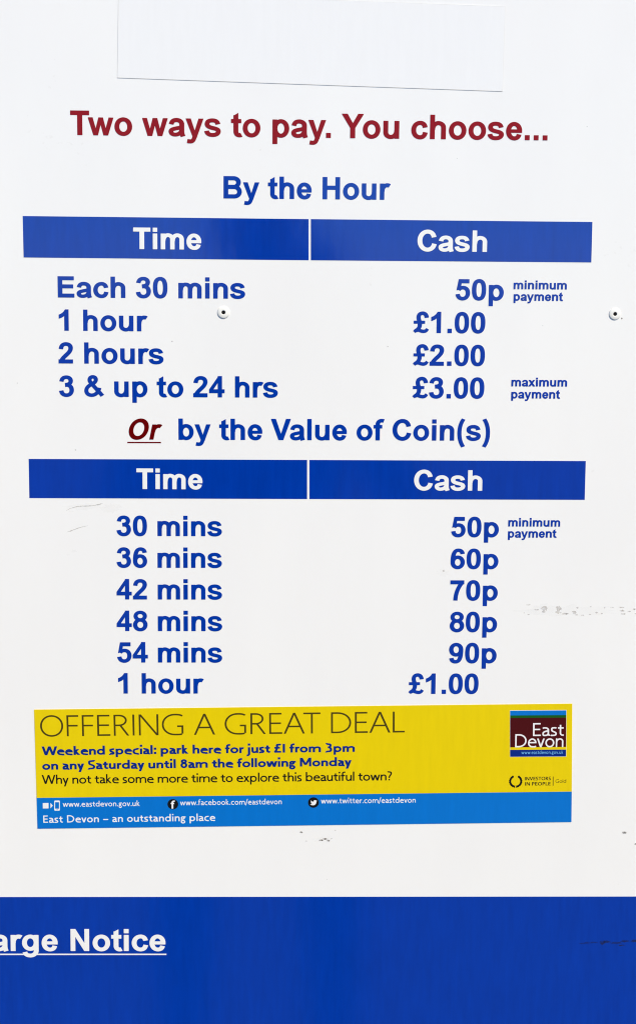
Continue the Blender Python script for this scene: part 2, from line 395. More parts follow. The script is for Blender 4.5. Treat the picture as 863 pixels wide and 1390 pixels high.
    g['e'] = (ew + 110, s(f('M', 65 + ew - h, 460, 'v', 65 + ew / 2, X + 20 - hy, 'h', 65 + h, 450, 'v', 560, -20 + hy, 'C', 720, -20 + hy, 830, 20, ew + 20, 110)) + rect(65 + h, 440 - hy * .2, 65 + ew, 440 + wy * .85))
    g['c'] = (880 + B, s(f('M', 780 + B, X - 80, 'C', 700, X + 0, 620, X + 20 - hy, 530, X + 20 - hy, 'h', 65 + h, 450, 'v', 540, -20 + hy, 'C', 660, -20 + hy, 740, 20, 800 + B, 80)))
    g['a'] = (860 + B, s(f('M', 130, X - 110, 'C', 230, X - 20, 320, X + 20 - hy, 430, X + 20 - hy, 'h', 740 + B - h, 620, 'L', 740 + B - h, 180, 'C', 740 + B - h, 90, 790 + B, 70, 850 + B, 90)) +
              s(f('M', 740 + B - h, 560, 'C', 560, 520, 400, 500, 300, 440, 'C', 180, 380, 80 + h, 330, 80 + h, 220, 'C', 80 + h, 90, 200, -20 + hy, 350, -20 + hy, 'C', 520, -20 + hy, 680, 90, 740 + B - h, 240)))
    g['s'] = (720 + B, s(f('M', 590 + B, X - 90, 'C', 500, X - 20, 430, X + 20 - hy, 350, X + 20 - hy, 'C', 190, X + 20 - hy, 80 + h, 810, 80 + h, 690, 'C', 80 + h, 560, 220, 510, 360, 460, 'C', 520, 400, 650 + B - h, 350, 650 + B - h, 230, 'C', 650 + B - h, 70, 500, -20 + hy, 340, -20 + hy, 'C', 230, -20 + hy, 150, 20, 75, 90)))
    g['k'] = (900 + B, rect(sb, 0, sb + w, A) + diag(sb + h + 60, 470, 720 + B - h, X, 1.2) + diag(sb + h + 120, 520, 830 + B - h, 0, 1.3))
    v = 840 + B
    g['v'] = (v, diag(20 + h, X, v / 2, 0) + diag(v - 20 - h, X, v / 2, 0))
    g['y'] = (v, diag(20 + h, X, v / 2 + 10, 0) + diag(v - 20 - h, X, v / 2 - 150, Dn))
    ww = 1330 + B * 1.6
    g['w'] = (ww, diag(20 + h, X, ww * .28, 0) + diag(ww * .5, X, ww * .28, 0) + diag(ww * .5, X, ww * .72, 0) + diag(ww - 20 - h, X, ww * .72, 0))
    g['x'] = (860 + B, diag(40 + h, X, 820 + B - h, 0, 1.2) + diag(800 + B - h, X, 40 + h, 0, 1.2))
    g['g'] = (860 + B, ring(90, 690 + B, 300, X + 20) + ring(50, 780 + B, Dn - 20, 130 + hy) + s(f('M', 260, 330, 'C', 160, 260, 160, 170, 300, 130)) + rect(560, X - wy, 850 + B, X - 0))
    g['.'] = (w + 180, rect(90, 0, 90 + w * 1.1, w * 1.1))
    g[':'] = (w + 180, rect(90, 0, 90 + w * 1.1, w * 1.1) + rect(90, 680, 90 + w * 1.1, 680 + w * 1.1))
    g['/'] = (620, diag(60, -200, 560, A, 1.0))
    g['–'] = (1100, rect(80, 400, 1020, 400 + wy))
    g['?'] = (760 + B, s(f('M', 100, H - 90, 'C', 200, H - 20, 280, H + 20 - hy, 370, H + 20 - hy, 'C', 540, H + 20 - hy, 660 + B - h, 1280, 660 + B - h, 1100, 'C', 660 + B - h, 850, 360, 800, 350, 380)) + rect(350 - h, 0, 350 + h, w))
    g['3'] = (1020 + B, s(f('M', 180, H - 90, 'C', 280, H - 20, 380, H + 10 - hy, 470, H + 10 - hy, 'C', 680, H + 10 - hy, 800 + B - h, 1250, 800 + B - h, 1080, 'C', 800 + B - h, 880, 640, 760, 420, 760)) +
              s(f('M', 420, 760, 'C', 700, 760, 880 + B - h, 640, 880 + B - h, 400, 'C', 880 + B - h, 140, 680, -20 + hy, 440, -20 + hy, 'C', 310, -20 + hy, 210, 30, 130, 100)))
    g['8'] = (1020 + B, ring(160, 860 + B, 730, H + 10) + ring(110, 910 + B, -20, 770 + hy))
    g['£'] = (1020 + B, s(f('M', 860 + B, H - 160, 'C', 790, H - 50, 700, H + 10 - hy, 600, H + 10 - hy, 'C', 400, H + 10 - hy, 330 + h, 1200, 330 + h, 980, 'C', 330 + h, 700, 430, 300, 120, hy)) + rect(110, 640, 740 + B, 640 + wy) + rect(110, 0, 900 + B, wy))
    g['h'] = g['h']
    return g

class Font:
    def __init__(self, gl, d=0): self.g = gl; self.cache = {}; self.d = d
    def get(self, ch):
        if ch not in self.cache:
            adv, polys = self.g[ch]
            self.cache[ch] = (adv, union(grow(polys, self.d)) if polys else ([], []))
        return self.cache[ch]
BOLD = Font(bold_glyphs(), 15)
BOLD_SMALL = Font(bold_glyphs(), 26)
KERN = {('T', 'w'): -110, ('Y', 'o'): -110, ('V', 'a'): -110, ('y', '.'): -150, ('r', 'g'): -20, ('A', 'T'): -130, ('W', 'e'): -60, ('r', 'o'): -20}

def layout(font, s, track=0, slant=0.0):
    V, T, x, prev = [], [], 0.0, None
    for ch in s:
        x += KERN.get((prev, ch), 0)
        adv, (v, f) = font.get(ch)
        k = len(V)
        V += [(p[0] + x + p[1] * slant, p[1]) for p in v]
        T += [[k + i for i in q] for q in f]
        x += adv + track; prev = ch
    return V, T

LAYERS = {}
def text(s, x0, y0, x1, y1, cap, y, mat, parent, font=BOLD, capu=1466, track=0, slant=0.0, label=None, name='lettering', anchor='both', width_of=None):
    """line of lettering: its ink runs from (x0,y0) to (x1,y1) along the baseline as measured on the photograph"""
    V, T = layout(font, s, track, slant)
    xs = [p[0] for p in V]; l, r = min(xs), max(xs)
    A, B = P(x0, y0), P(x1, y1)
    u = (B - A); L = u.length; u /= L; n = Vector((-u.y, u.x))
    mx, my = (x0 + x1) / 2, (y0 + y1) / 2
    hgt = (P(mx, my - cap) - P(mx, my)).length
    if anchor == 'both': sx = L / (r - l); org = A - u * l * sx
    else:                 # anchored at the right end, scale given by another word's width
        sx = width_of; org = B - u * r * sx
    sy = hgt / capu
    pts = [org + u * (p[0] * sx) + n * (p[1] * sy) for p in V]
    sheet(name, (pts, T), y, mat, parent, label=label or 'lettering reading "%s"' % s)
    return sx

def disc(cx, cy, r, n=28):
    c = P(cx, cy); e = (P(cx + 1, cy) - c).length * r
    return [c + Vector((math.cos(-a) * e, math.sin(-a) * e)) for a in [2 * math.pi * k / n for k in range(n)]]

def ngon(name, pts, y, mat, parent, label=None):
    sheet(name, (pts, [list(range(len(pts)))]), y, mat, parent, label)

# ------------------------------------------------------------------ the ground and the sign
def ground():
    m, n, b = new_mat('asphalt')
    tc = n.nodes.new('ShaderNodeTexCoord')
    nz = n.nodes.new('ShaderNodeTexNoise'); nz.inputs['Scale'].default_value = 40; nz.inputs['Detail'].default_value = 8
    n.links.new(tc.outputs['Object'], nz.inputs['Vector'])
    cr = n.nodes.new('ShaderNodeValToRGB'); cr.color_ramp.elements[0].color = (.035, .035, .036, 1); cr.color_ramp.elements[1].color = (.085, .083, .08, 1)
    n.links.new(nz.outputs['Fac'], cr.inputs[0]); n.links.new(cr.outputs[0], b.inputs['Base Color'])
    bp = n.nodes.new('ShaderNodeBump'); bp.inputs['Distance'].default_value = 0.01; n.links.new(nz.outputs['Fac'], bp.inputs['Height']); n.links.new(bp.outputs[0], b.inputs['Normal'])
    b.inputs['Roughness'].default_value = 0.9
    G = 2000
    o = link_mesh('ground', [(-G, -G, 0), (G, -G, 0), (G, G, 0), (-G, G, 0)], [(0, 1, 2, 3)], m)
    tag(o, 'dark asphalt of the car park', None, None, 'structure')
ground()

tl, br = P(0, 0), P(863, 1390)
cxm = (tl.x + br.x) / 2
SX0, SX1 = P(0, 600).x - 0.14, P(863, 600).x + 0.14
SZ1, SZ0 = P(430, 0).y + 0.14, P(430, 1390).y - 0.12
sign = empty('tariff_sign', (cxm, 0, SZ0))
tag(sign, 'white car park tariff board with dark red and blue lettering and blue header bars', 'sign')
TH = 0.003
# panel: rounded corners, 3 mm sheet
pts = []
rr = 0.02
for (cx, cz, a0) in ((SX1 - rr, SZ1 - rr, 90), (SX1 - rr, SZ0 + rr, 0), (SX0 + rr, SZ0 + rr, -90), (SX0 + rr, SZ1 - rr, -180)):
    for k in range(7):
        a = math.radians(a0 - 15 * k); pts.append((cx + rr * math.cos(a), cz + rr * math.sin(a)))
slab('panel', pts, -TH, TH, M_PANEL, sign)

E0, E1, E2 = 0.00005, 0.00018, 0.0003
def bar(corners, name='header_bar', label=None, th=0.00012):
    return slab(name, [P(*c) for c in corners], 0.00002, th, M_BLUE, sign, label)
bar([(31.3, 293.2), (418.9, 297.4), (418.9, 353.2), (32.6, 349.4)], label='upper bar under the word Time')
bar([(421.9, 297.4), (803.4, 301.3), (801.9, 356.2), (421.9, 353.2)], label='upper bar under the word Cash')
bar([(39.4, 622.9), (416.8, 624.3), (416.8, 677.3), (40.4, 676.0)], label='lower bar under the word Time')
bar([(419.9, 624.3), (794.4, 625.8), (792.9, 678.4), (419.9, 677.3)], label='lower bar under the word Cash')
a, b = P(0, 1217.6), P(863, 1216.9)
sl = (b.y - a.y) / (b.x - a.x)
zl, zr = a.y + sl * (SX0 - a.x), a.y + sl * (SX1 - a.x)
slab('notice_band', [(SX0 + .001, zl), (SX1 - .001, zr), (SX1 - .001, SZ0 + .004), (SX0 + .001, SZ0 + .004)], 0.00002, 0.00012, M_BLUE, sign, 'blue band across the foot of the board')

T = text
T('Two ways to pay. You choose...', 96, 182.9, 742.4, 190.3, 32.6, E1, M_RED, sign)
T('By the Hour', 303.6, 268.9, 530, 270.9, 29.6, E1, M_BLUE, sign)
T('Time', 181.2, 337.7, 273.4, 338.6, 28.6, E2, M_WHITE, sign)
T('Cash', 566, 340.7, 660.3, 341.7, 28.4, E2, M_WHITE, sign)
rows = [('Each 30 mins', 79, 403.4, 332.9, 405.2), ('1 hour', 80.4, 448.4, 200.9, 449.4), ('2 hours', 80, 492.9, 222.4, 493.9), ('3 & up to 24 hrs', 80.8, 538.0, 377.2, 539.4),
        ('50p', 617.7, 407, 683, 407.6), ('£1.00', 560.4, 451.5, 658, 452.1), ('£2.00', 560, 495.9, 657.4, 496.5), ('£3.00', 559.3, 540.2, 656.6, 540.7)]
for s_, a_, b_, c_, d_ in rows: T(s_, a_, b_, c_, d_, 28.2, E1, M_BLUE, sign)
for s_, a_, b_, c_, d_ in [('minimum', 696.4, 392.3, 768.6, 392.7), ('payment', 696.4, 407.9, 763.6, 408.4), ('maximum', 693.4, 524.2, 769, 524.5), ('payment', 693.2, 540.5, 759.6, 540.9)]:
    T(s_, a_, b_, c_, d_, 11.6, E1, M_BLUE, sign, BOLD_SMALL)
T('Or', 175.2, 596.2, 220.9, 596.4, 27.6, E1, M_DKRED, sign, slant=0.21, label='dark red slanted lettering reading "Or"')
slab('underline', [P(173.2, 599.7), P(218.8, 599.8), P(218.8, 601.6), P(173.2, 601.5)], 0.00002, 0.0001, M_DKRED, sign, 'dark red line under the word Or')
T('by the Value of Coin(s)', 242.6, 596.6, 664.4, 597.9, 28.2, E1, M_BLUE, sign)
T('Time', 185.6, 663.4, 275, 663.9, 27.4, E2, M_WHITE, sign)
T('Cash', 561.4, 665.2, 653.8, 665.8, 27.2, E2, M_WHITE, sign)
rows = [('30 mins', 158.6, 727.1, 301.4, 727.5), ('36 mins', 158.7, 770.2, 301.4, 770.5), ('42 mins', 158.7, 813.3, 301.6, 813.5), ('48 mins', 158.8, 856.2, 301.8, 856.3), ('54 mins', 159.6, 898.9, 301.8, 898.9), ('1 hour', 160.9, 941, 277, 941),
        ('50p', 611.8, 728.6, 676.4, 728.8), ('60p', 610.9, 771.9, 675.8, 772), ('70p', 610.4, 814.8, 674.9, 814.8), ('80p', 609.8, 857.6, 674, 857.6), ('90p', 608.8, 899.8, 673.3, 899.8), ('£1.00', 554, 941.6, 648.8, 941.4)]
for s_, a_, b_, c_, d_ in rows: T(s_, a_, b_, c_, d_, 27.1, E1, M_BLUE, sign)
T('minimum', 689.2, 714.4, 759.6, 714.6, 11.3, E1, M_BLUE, sign, BOLD_SMALL); T('payment', 688.8, 729.5, 754.9, 729.6, 11.3, E1, M_BLUE, sign, BOLD_SMALL)
sx = T('Notice', 96.4, 1290.4, 224.9, 1290.4, 29.3, E2, M_WHITE, sign)
T('Charge', 20, 1290.4, 78.9, 1290.4, 29.3, E2, M_WHITE, sign, anchor='r', width_of=sx)
slab('underline', [P(-60, 1294.4), P(226.2, 1294.4), P(226.2, 1296.2), P(-60, 1296.2)], 0.00016, 0.0001, M_WHITE, sign, 'white line under the words Charge Notice')

# rivets
def rivet(px, py, r_px, label):
    c = P(px, py); R = (P(px + 1, py) - c).length * r_px
    prof = [(1.0, 0.0), (1.0, 0.06), (0.96, 0.11), (0.80, 0.16), (0.55, 0.20), (0.42, 0.21), (0.35, 0.20), (0.32, 0.17), (0.30, 0.04)]
    N = 36; v, f = [], []
    for (a, hgt) in prof:
        for k in range(N):
            t = 2 * math.pi * k / N
            v.append((c.x + a * R * math.cos(t), -hgt * R - 0.00005, c.y + a * R * math.sin(t)))
    for i in range(len(prof) - 1):
        for k in range(N):
            f.append((i * N + k, i * N + (k + 1) % N, (i + 1) * N + (k + 1) % N, (i + 1) * N + k))
    o = link_mesh('rivet', v, f, M_RIVET, sign, smooth=True, label=label)
    k0 = [(c.x + .31 * R * math.cos(-t), -0.175 * R, c.y + .31 * R * math.sin(-t)) for t in [2 * math.pi * k / N for k in range(N)]]
    k1 = [(x, -0.00010, z) for x, y, z in k0]
    hf = [tuple(range(N))]
    h = link_mesh('rivet_hole', k0 + k1, hf + [(i, (i + 1) % N, N + (i + 1) % N, N + i) for i in range(N)], M_HOLE, o)
    return o
rivet(303.4, 424.1, 8.3, 'white rivet under the words 30 mins')
rivet(833.8, 426.3, 8.0, 'white rivet near the right edge of the board')

# ------------------------------------------------------------------ dirt
def dirt_mat(name, col, dens=0.5, scale=500, soft=0.12):
    m, n, b = new_mat(name)
    b.inputs['Base Color'].default_value = (*col, 1); b.inputs['Roughness'].default_value = 0.8
    tc = n.nodes.new('ShaderNodeTexCoord'); nz = n.nodes.new('ShaderNodeTexNoise'); nz.inputs['Scale'].default_value = scale; nz.inputs['Detail'].default_value = 5
    mr = n.nodes.new('ShaderNodeMapRange'); mr.inputs['From Min'].default_value = 0.5 - soft; mr.inputs['From Max'].default_value = 0.5 + soft; mr.inputs['To Max'].default_value = dens
    n.links.new(tc.outputs['Object'], nz.inputs['Vector']); n.links.new(nz.outputs['Fac'], mr.inputs[0]); n.links.new(mr.outputs[0], b.inputs['Alpha'])
    return m
M_D1 = dirt_mat('grey_scuff', (0.42, 0.38, 0.34), 0.6, 450, 0.25)
M_D2 = dirt_mat('brown_speck', (0.09, 0.065, 0.04), 1.0, 900, 0.2)
M_D3 = dirt_mat('black_smear', (0.006, 0.008, 0.015), 0.75, 260, 0.25)
M_D5 = dirt_mat('faint_film', (0.60, 0.58, 0.55), 0.05, 120, 0.3)
M_D4 = dirt_mat('faint_scratch', (0.45, 0.44, 0.40), 0.6, 400, 0.3)
def blob(px, py, rx, ry, mat, name='stain', rot=0, y=0.00006, label=None, n=18):
    pts = []
    for k in range(n):
        a = 2 * math.pi * k / n; q = random.uniform(0.55, 1.15)
        x, z = rx * q * math.cos(a), ry * q * math.sin(a)
        c, s_ = math.cos(rot), math.sin(rot)
        pts.append(P(px + x * c - z * s_, py + x * s_ + z * c))
    ngon(name, pts[::-1], y, mat, sign, label)
def scratch(pts, w0, mat, label):
    V, Fc = [], []
    n = len(pts)
    for i, (x, y) in enumerate(pts):
        a, b = pts[max(0, i - 1)], pts[min(n - 1, i + 1)]
        dx, dy = b[0] - a[0], b[1] - a[1]; l = math.hypot(dx, dy)
        ww = w0 * (0.15 + math.sin(math.pi * (i + .2) / (n - .6))) * random.uniform(.7, 1.2) / 2
        V += [P(x - dy / l * ww, y + dx / l * ww), P(x + dy / l * ww, y - dx / l * ww)]
        if i: Fc.append([2 * i - 2, 2 * i - 1, 2 * i + 1, 2 * i])
    sheet('scratch', (V, Fc), 0.00006, mat, sign, label)
# broken scuff right of the 80p row (x, y, rx, ry)
for (x, y, rx, ry) in [(716, 821, 3, .9), (717, 834, 2, .7), (711, 832, 1.2, .7), (728, 827.5, 3.5, 1), (738, 825.5, 6, 3.6), (738, 830, 2.5, 2.2), (758, 826, 5, 3.6), (757, 831, 4.5, 2), (766, 833, 5, 1.2), (779, 831, 3.2, 2.8), (783, 825, 2, 1.4), (782, 834.5, 2.2, .9),
                       (790, 835, 3, .7), (800, 834, 2.2, 1), (801, 823.5, 1.3, 1), (809, 831.5, 2.4, 1.2), (816, 833, 1.5, 1), (820, 825, 1.4, 1.2), (830, 824.5, 3.2, .9), (843, 824.5, 5, 1), (844, 829, 4, 1.6), (845, 833.2, 4, 1.3), (853, 830, 2.4, 1), (860, 827, 2.4, 1.2), (862, 833, 2, .8)]:
    blob(x, y, rx, ry, M_D1, 'scuff')
blob(769, 833.2, 2.2, 1.0, M_D2, 'speck')
for (x, y, rx, ry, r) in [(409, 1129.8, 2.6, 1.2, 0), (436, 1140.4, 3.2, 1.3, .1), (441, 1138.8, 3.5, 1.2, -.1), (445.5, 1141, 2.5, 1.3, 0), (449.5, 1138.4, 2, .7, -.5), (415.5, 1141.6, 2, .6, 0), (455, 1127.2, 1.5, .7, 0), (846.8, 1130.2, 3.6, 1.8, .05), (845.8, 1130.6, 2.2, 1.2, 0), (862.5, 1145.8, 2.4, 1.1, 0),
                          (843.2, 432, 1.1, 1.5, .3), (102.8, 610.5, 1.2, 1.2, 0), (234, 463.3, 1.6, .7, 0), (526, 470.5, 1.2, .7, 0), (598.5, 26.5, .9, .9, 0), (521, 113, .7, .7, 0), (736, 442, .7, .6, 0), (353.5, 203.5, .7, 1.2, 0), (443.5, 1194, .6, .6, 0), (602, 775, 2, 1.6, 0), (796, 172, .9, .7, 0), (620, 215, .7, .7, 0), (24, 520, .9, .8, 0), (700, 988, .0, .0, 0)][:-1]:
    blob(x, y, rx, ry, M_D2 if rx > 2.1 or (x > 840) else M_D1, 'speck', r)
scratch([(90, 693.5), (95, 690.5), (101, 688.5), (106, 687.4), (113, 687.0), (120, 686.7), (127, 686.2), (133, 685), (137, 683.7), (140, 683.6)], 1.3, M_D4, 'long faint scratch under the blue bar')
scratch([(91, 722.3), (96, 720.8), (102, 718.5), (108, 716.3), (114, 714.6), (120, 713.6)], 1.3, M_D4, 'short faint scratch left of the 30 mins row')
blob(135, 684.8, 3, .9, M_D4, 'speck', -.4); blob(101, 748, 4, 2, M_D5, 'smudge'); blob(93, 753, 3, 1.5, M_D5, 'smudge'); blob(97, 694, 4, 1, M_D5, 'smudge')
for (x, y, rx, ry) in [(770, 829, 70, 9), (735, 827, 22, 8), (436, 1140, 14, 5), (115, 688, 30, 5), (152, 690, 16, 7), (820, 1278, 40, 5), (600, 778, 9, 6), (240, 215, 14, 9)][:5] + [(600, 778, 9, 6)]:
    blob(x, y, rx, ry, M_D5, 'smudge', y=0.00005, n=30)
for (x, y, rx, ry) in [(795, 1280, 9, 1.4), (817, 1279, 5, 3.6), (823, 1278, 6, 2), (834, 1280, 9, 1.6), (848, 1277.5, 9, 1.6), (860, 1277, 6, 2), (806, 1279, 5, 1.0), (843, 1283, 5, 1)]:
    blob(x, y, rx, ry, M_D3, 'smear', -.03, y=0.0002)

# ------------------------------------------------------------------ blank label
c4 = [P(161.5, -10.5), P(685, 9), P(681.3, 123.7), P(159.8, 105.2)]
lab = empty('blank_label', ((c4[2].x + c4[3].x) / 2, 0, c4[2].y))
tag(lab, 'blank white film label stuck near the top of the tariff board above the red heading', 'label')
slab('film', c4, 0.00003, 0.00022, M_LABEL, lab)
# thin grey line along its cut edges, darker along the bottom one
def edge_line(p0, p1, wpx, mat):
    dx, dy = p1[0] - p0[0], p1[1] - p0[1]; l = math.hypot(dx, dy); ox, oy = -dy / l * wpx / 2, dx / l * wpx / 2
    slab('cut_edge', [P(p0[0] - ox, p0[1] - oy), P(p1[0] - ox, p1[1] - oy), P(p1[0] + ox, p1[1] + oy), P(p0[0] + ox, p0[1] + oy)], 0.00002, 0.00026, mat, lab)
M_E2 = plain('label_side_edge', (0.73, 0.73, 0.73), 0.6)
edge_line((159.8, 105.4), (681.3, 123.9), 0.7, M_LEDGE)
edge_line((161.5, -10.5), (159.9, 105.2), 0.7, M_E2); edge_line((685, 9), (681.5, 123.7), 0.6, M_E2); edge_line((161.5, -10.5), (685, 9), 0.6, M_E2)

# ------------------------------------------------------------------ yellow and blue sticker
st = empty('offer_sticker', (P(413, 1120).x, 0, P(413, 1120).y))
tag(st, 'yellow and blue offer sticker below the prices, reading Offering a great deal', 'sticker')
z0, z1 = 0.0004, 0.0005
slab('yellow_field', [P(46.8, 963.1), P(776.0, 955.0), P(775.3, 1074.3), P(50.3, 1082.9)], 0.00003, 0.0003, M_YEL, st)
slab('blue_strip', [P(50.3, 1082.9), P(775.3, 1074.3), P(774.9, 1115.6), P(51.5, 1124.6)], 0.00003, 0.0003, M_SKY, st)
LIGHT, REG, SEMI, HB = Font(hum_glyphs(120)), Font(hum_glyphs(218)), Font(hum_glyphs(205)), Font(hum_glyphs(318))
T('OFFERING A GREAT DEAL', 55.4, 999.6, 549, 993.9, 28.4, z0, M_TITLE, st, LIGHT, 1400)
T('Weekend special: park here for just £1 from 3pm', 57.2, 1025, 481.4, 1020.3, 11.9, z0, M_NAVY, st, HB, 1400, track=-55)
T('on any Saturday until 8am the following Monday', 58, 1044.7, 477, 1039.4, 11.9, z0, M_NAVY, st, HB, 1400, track=-55)
T('Why not take some more time to explore this beautiful town?', 57.4, 1063.9, 531.6, 1059, 12.1, z0, M_BLACK, st, REG, 1400, track=-40)
T('www.eastdevon.gov.uk', 85.8, 1094.9, 190.2, 1093.8, 7.4, z0, M_WHITE2, st, SEMI, 1400, track=60)
T('www.facebook.com/eastdevon', 244.8, 1092.9, 382.4, 1091.3, 7.4, z0, M_WHITE2, st, SEMI, 1400, track=60)
T('www.twitter.com/eastdevon', 435.5, 1090.4, 563.7, 1089.2, 7.4, z0, M_WHITE2, st, SEMI, 1400, track=60)
T('East Devon – an outstanding place', 59.4, 1116.6, 292.4, 1113.9, 9.8, z0, M_WHITE2, st, Font(hum_glyphs(225)), 1400, track=50)
# computer, arrow, telephone pictograms
ngon('square_icon', [P(58.6, 1089.8), P(66.4, 1089.7), P(66.5, 1097.1), P(58.7, 1097.2)], z0, M_WHITE2, st)
ngon('arrow_icon', [P(69.0, 1089.6), P(72.2, 1093.2), P(69.1, 1097.0)], z0, M_WHITE2, st)
def rrect(x0, y0, x1, y1, r, n=5):
    o = []
    for cx, cy, a0 in ((x1 - r, y0 + r, -90), (x1 - r, y1 - r, 0), (x0 + r, y1 - r, 90), (x0 + r, y0 + r, 180)):
        for k in range(n + 1):
            a = math.radians(a0 + 90 * k / n); o.append((cx + r * math.cos(a), cy + r * math.sin(a)))
    return o
ngon('telephone_icon', [P(*p) for p in rrect(74.2, 1086.4, 81.8, 1100.2, 1.3)], z0, M_WHITE2, st)
ngon('telephone_screen', [P(*p) for p in rrect(75.4, 1088.6, 80.7, 1097.4, .2)], z0 + .00008, M_SKY, st)
ngon('telephone_button', disc(78.1, 1098.8, .7, 12), z0 + .00008, M_SKY, st)
# social icons
ngon('round_icon', disc(234.9, 1091.4, 7.3), z0, M_BLACK, st, 'black disc with a white letter f')
fv, ft = layout(BOLD, 'f')
c = P(234.6, 1097.2); k = (P(235.6, 1097.2) - c).length * 11.2 / 1491
sheet('lettering', ([c + Vector(((p[0] - 330) * k * 1.0, p[1] * k)) for p in fv], ft), z1, M_WHITE2, st, 'white letter f on a black disc')
ngon('round_icon', disc(425.4, 1089.1, 7.4), z0, M_BLACK, st, 'black disc with a white bird')
bird = [(-4.6, 2.6), (-2.6, 2.3), (-1.9, 1.8), (-3.5, .7), (-2.7, .6), (-4.0, -.9), (-3.2, -.8), (-3.9, -3.2), (-2.0, -1.6), (.1, -1.0), (.3, -2.6), (1.4, -3.5), (2.8, -3.2), (3.3, -2.9), (4.4, -3.3), (3.9, -2.3), (4.7, -2.4), (3.9, -1.4), (3.7, .6), (2.6, 2.5), (.9, 3.7), (-1.4, 3.9), (-3.2, 3.5)]
c = P(425.4, 1089.1); k = (P(426.4, 1089.1) - c).length
vb = [Vector(p) for p in bird]
vo, fo = union([[(v.x * 100, -v.y * 100) for v in vb]])
sheet('bird_emblem', ([c + Vector(v) * k / 100 for v in vo], fo), z1, M_WHITE2, st)
# council logo
lx = lambda t: 691.7 + (767.6 - 691.7) * t
def strip(nm, y0, y1, mat, y, ins=0.0):
    ngon(nm, [P(691.75 + ins, y0), P(767.9 - ins - (y0 - 964) * .008, y0 - .5), P(767.9 - ins - (y1 - 964) * .008, y1 - .5), P(691.75 + ins, y1)], y, mat, st)
strip('logo_border', 964.0, 1027.4, M_WHITE2, z0, -.35)
strip('logo_stripe', 964.5, 970.9, M_SKY, z0 + .00006); strip('logo_stripe', 970.9, 974.3, M_GREEN, z0 + .00006)
strip('logo_field', 974.3, 1014.2, M_MAROON, z0 + .00006); strip('logo_stripe', 1014.2, 1017.7, M_YEL, z0 + .00006); strip('logo_stripe', 1017.7, 1027.0, M_NAVY, z0 + .00006)
LG = Font(hum_glyphs(170))
T('East', 722.6, 998.9, 764.4, 998.4, 17.6, z0 + .00014, M_WHITE2, st, LG, 1400)
T('Devon', 698.4, 1014.2, 763.7, 1013.8, 17.9, z0 + .00014, M_WHITE2, st, LG, 1400)
T('www.eastdevon.gov.uk', 706.9, 1023.3, 763.6, 1022.9, 4.6, z0 + .00014, M_PALEB, st, Font(hum_glyphs(190)), 1400, track=90)
# laurel ring of leaves
c = P(699.3, 1060.3); k = (P(700.3, 1060.3) - c).length
V, Fc = [], []
for sd in (-1, 1):
    for i in range(9):
        a = math.radians(-90 + sd * (12 + i * 17.0))
        for rad, tilt in ((6.9, .55), (8.3, -.25)):
            cc = Vector((math.cos(a), math.sin(a))) * rad
            d = Vector((-math.sin(a), math.cos(a))) * sd
            d = (d + cc.normalized() * tilt).normalized(); nn = Vector((-d.y, d.x))
            b0 = len(V)
            V += [c + (cc - d * 1.5) * k, c + (cc + nn * 1.0) * k, c + (cc + d * 1.7) * k, c + (cc - nn * 1.0) * k]
            Fc.append([b0, b0 + 1, b0 + 2, b0 + 3])
vo, _, fo, _, _, of = delaunay_2d_cdt([Vector(((v.x - c.x) / k, (v.y - c.y) / k)) for v in V], [], Fc, 1, 1e-5)
sheet('laurel_emblem', ([c + Vector((v.x, v.y)) * k for v in vo], [f for f, o in zip(fo, of) if o]), z0, M_BLACK, st)
CB = Font(hum_glyphs(270))
T('INVESTORS', 711.7, 1059.0, 746.9, 1058.7, 4.6, z0, M_BLACK, st, CB, 1400)
T('IN PEOPLE', 711.9, 1066.1, 746.6, 1065.8, 4.6, z0, M_BLACK, st, CB, 1400)
ngon('divider', [P(749.6, 1053.9), P(750.5, 1053.9), P(750.4, 1066.3), P(749.5, 1066.3)], z0, M_TITLE, st)
T('Gold', 753.2, 1062.3, 767.6, 1062.1, 4.6, z0, M_TITLE, st, Font(hum_glyphs(170)), 1400)

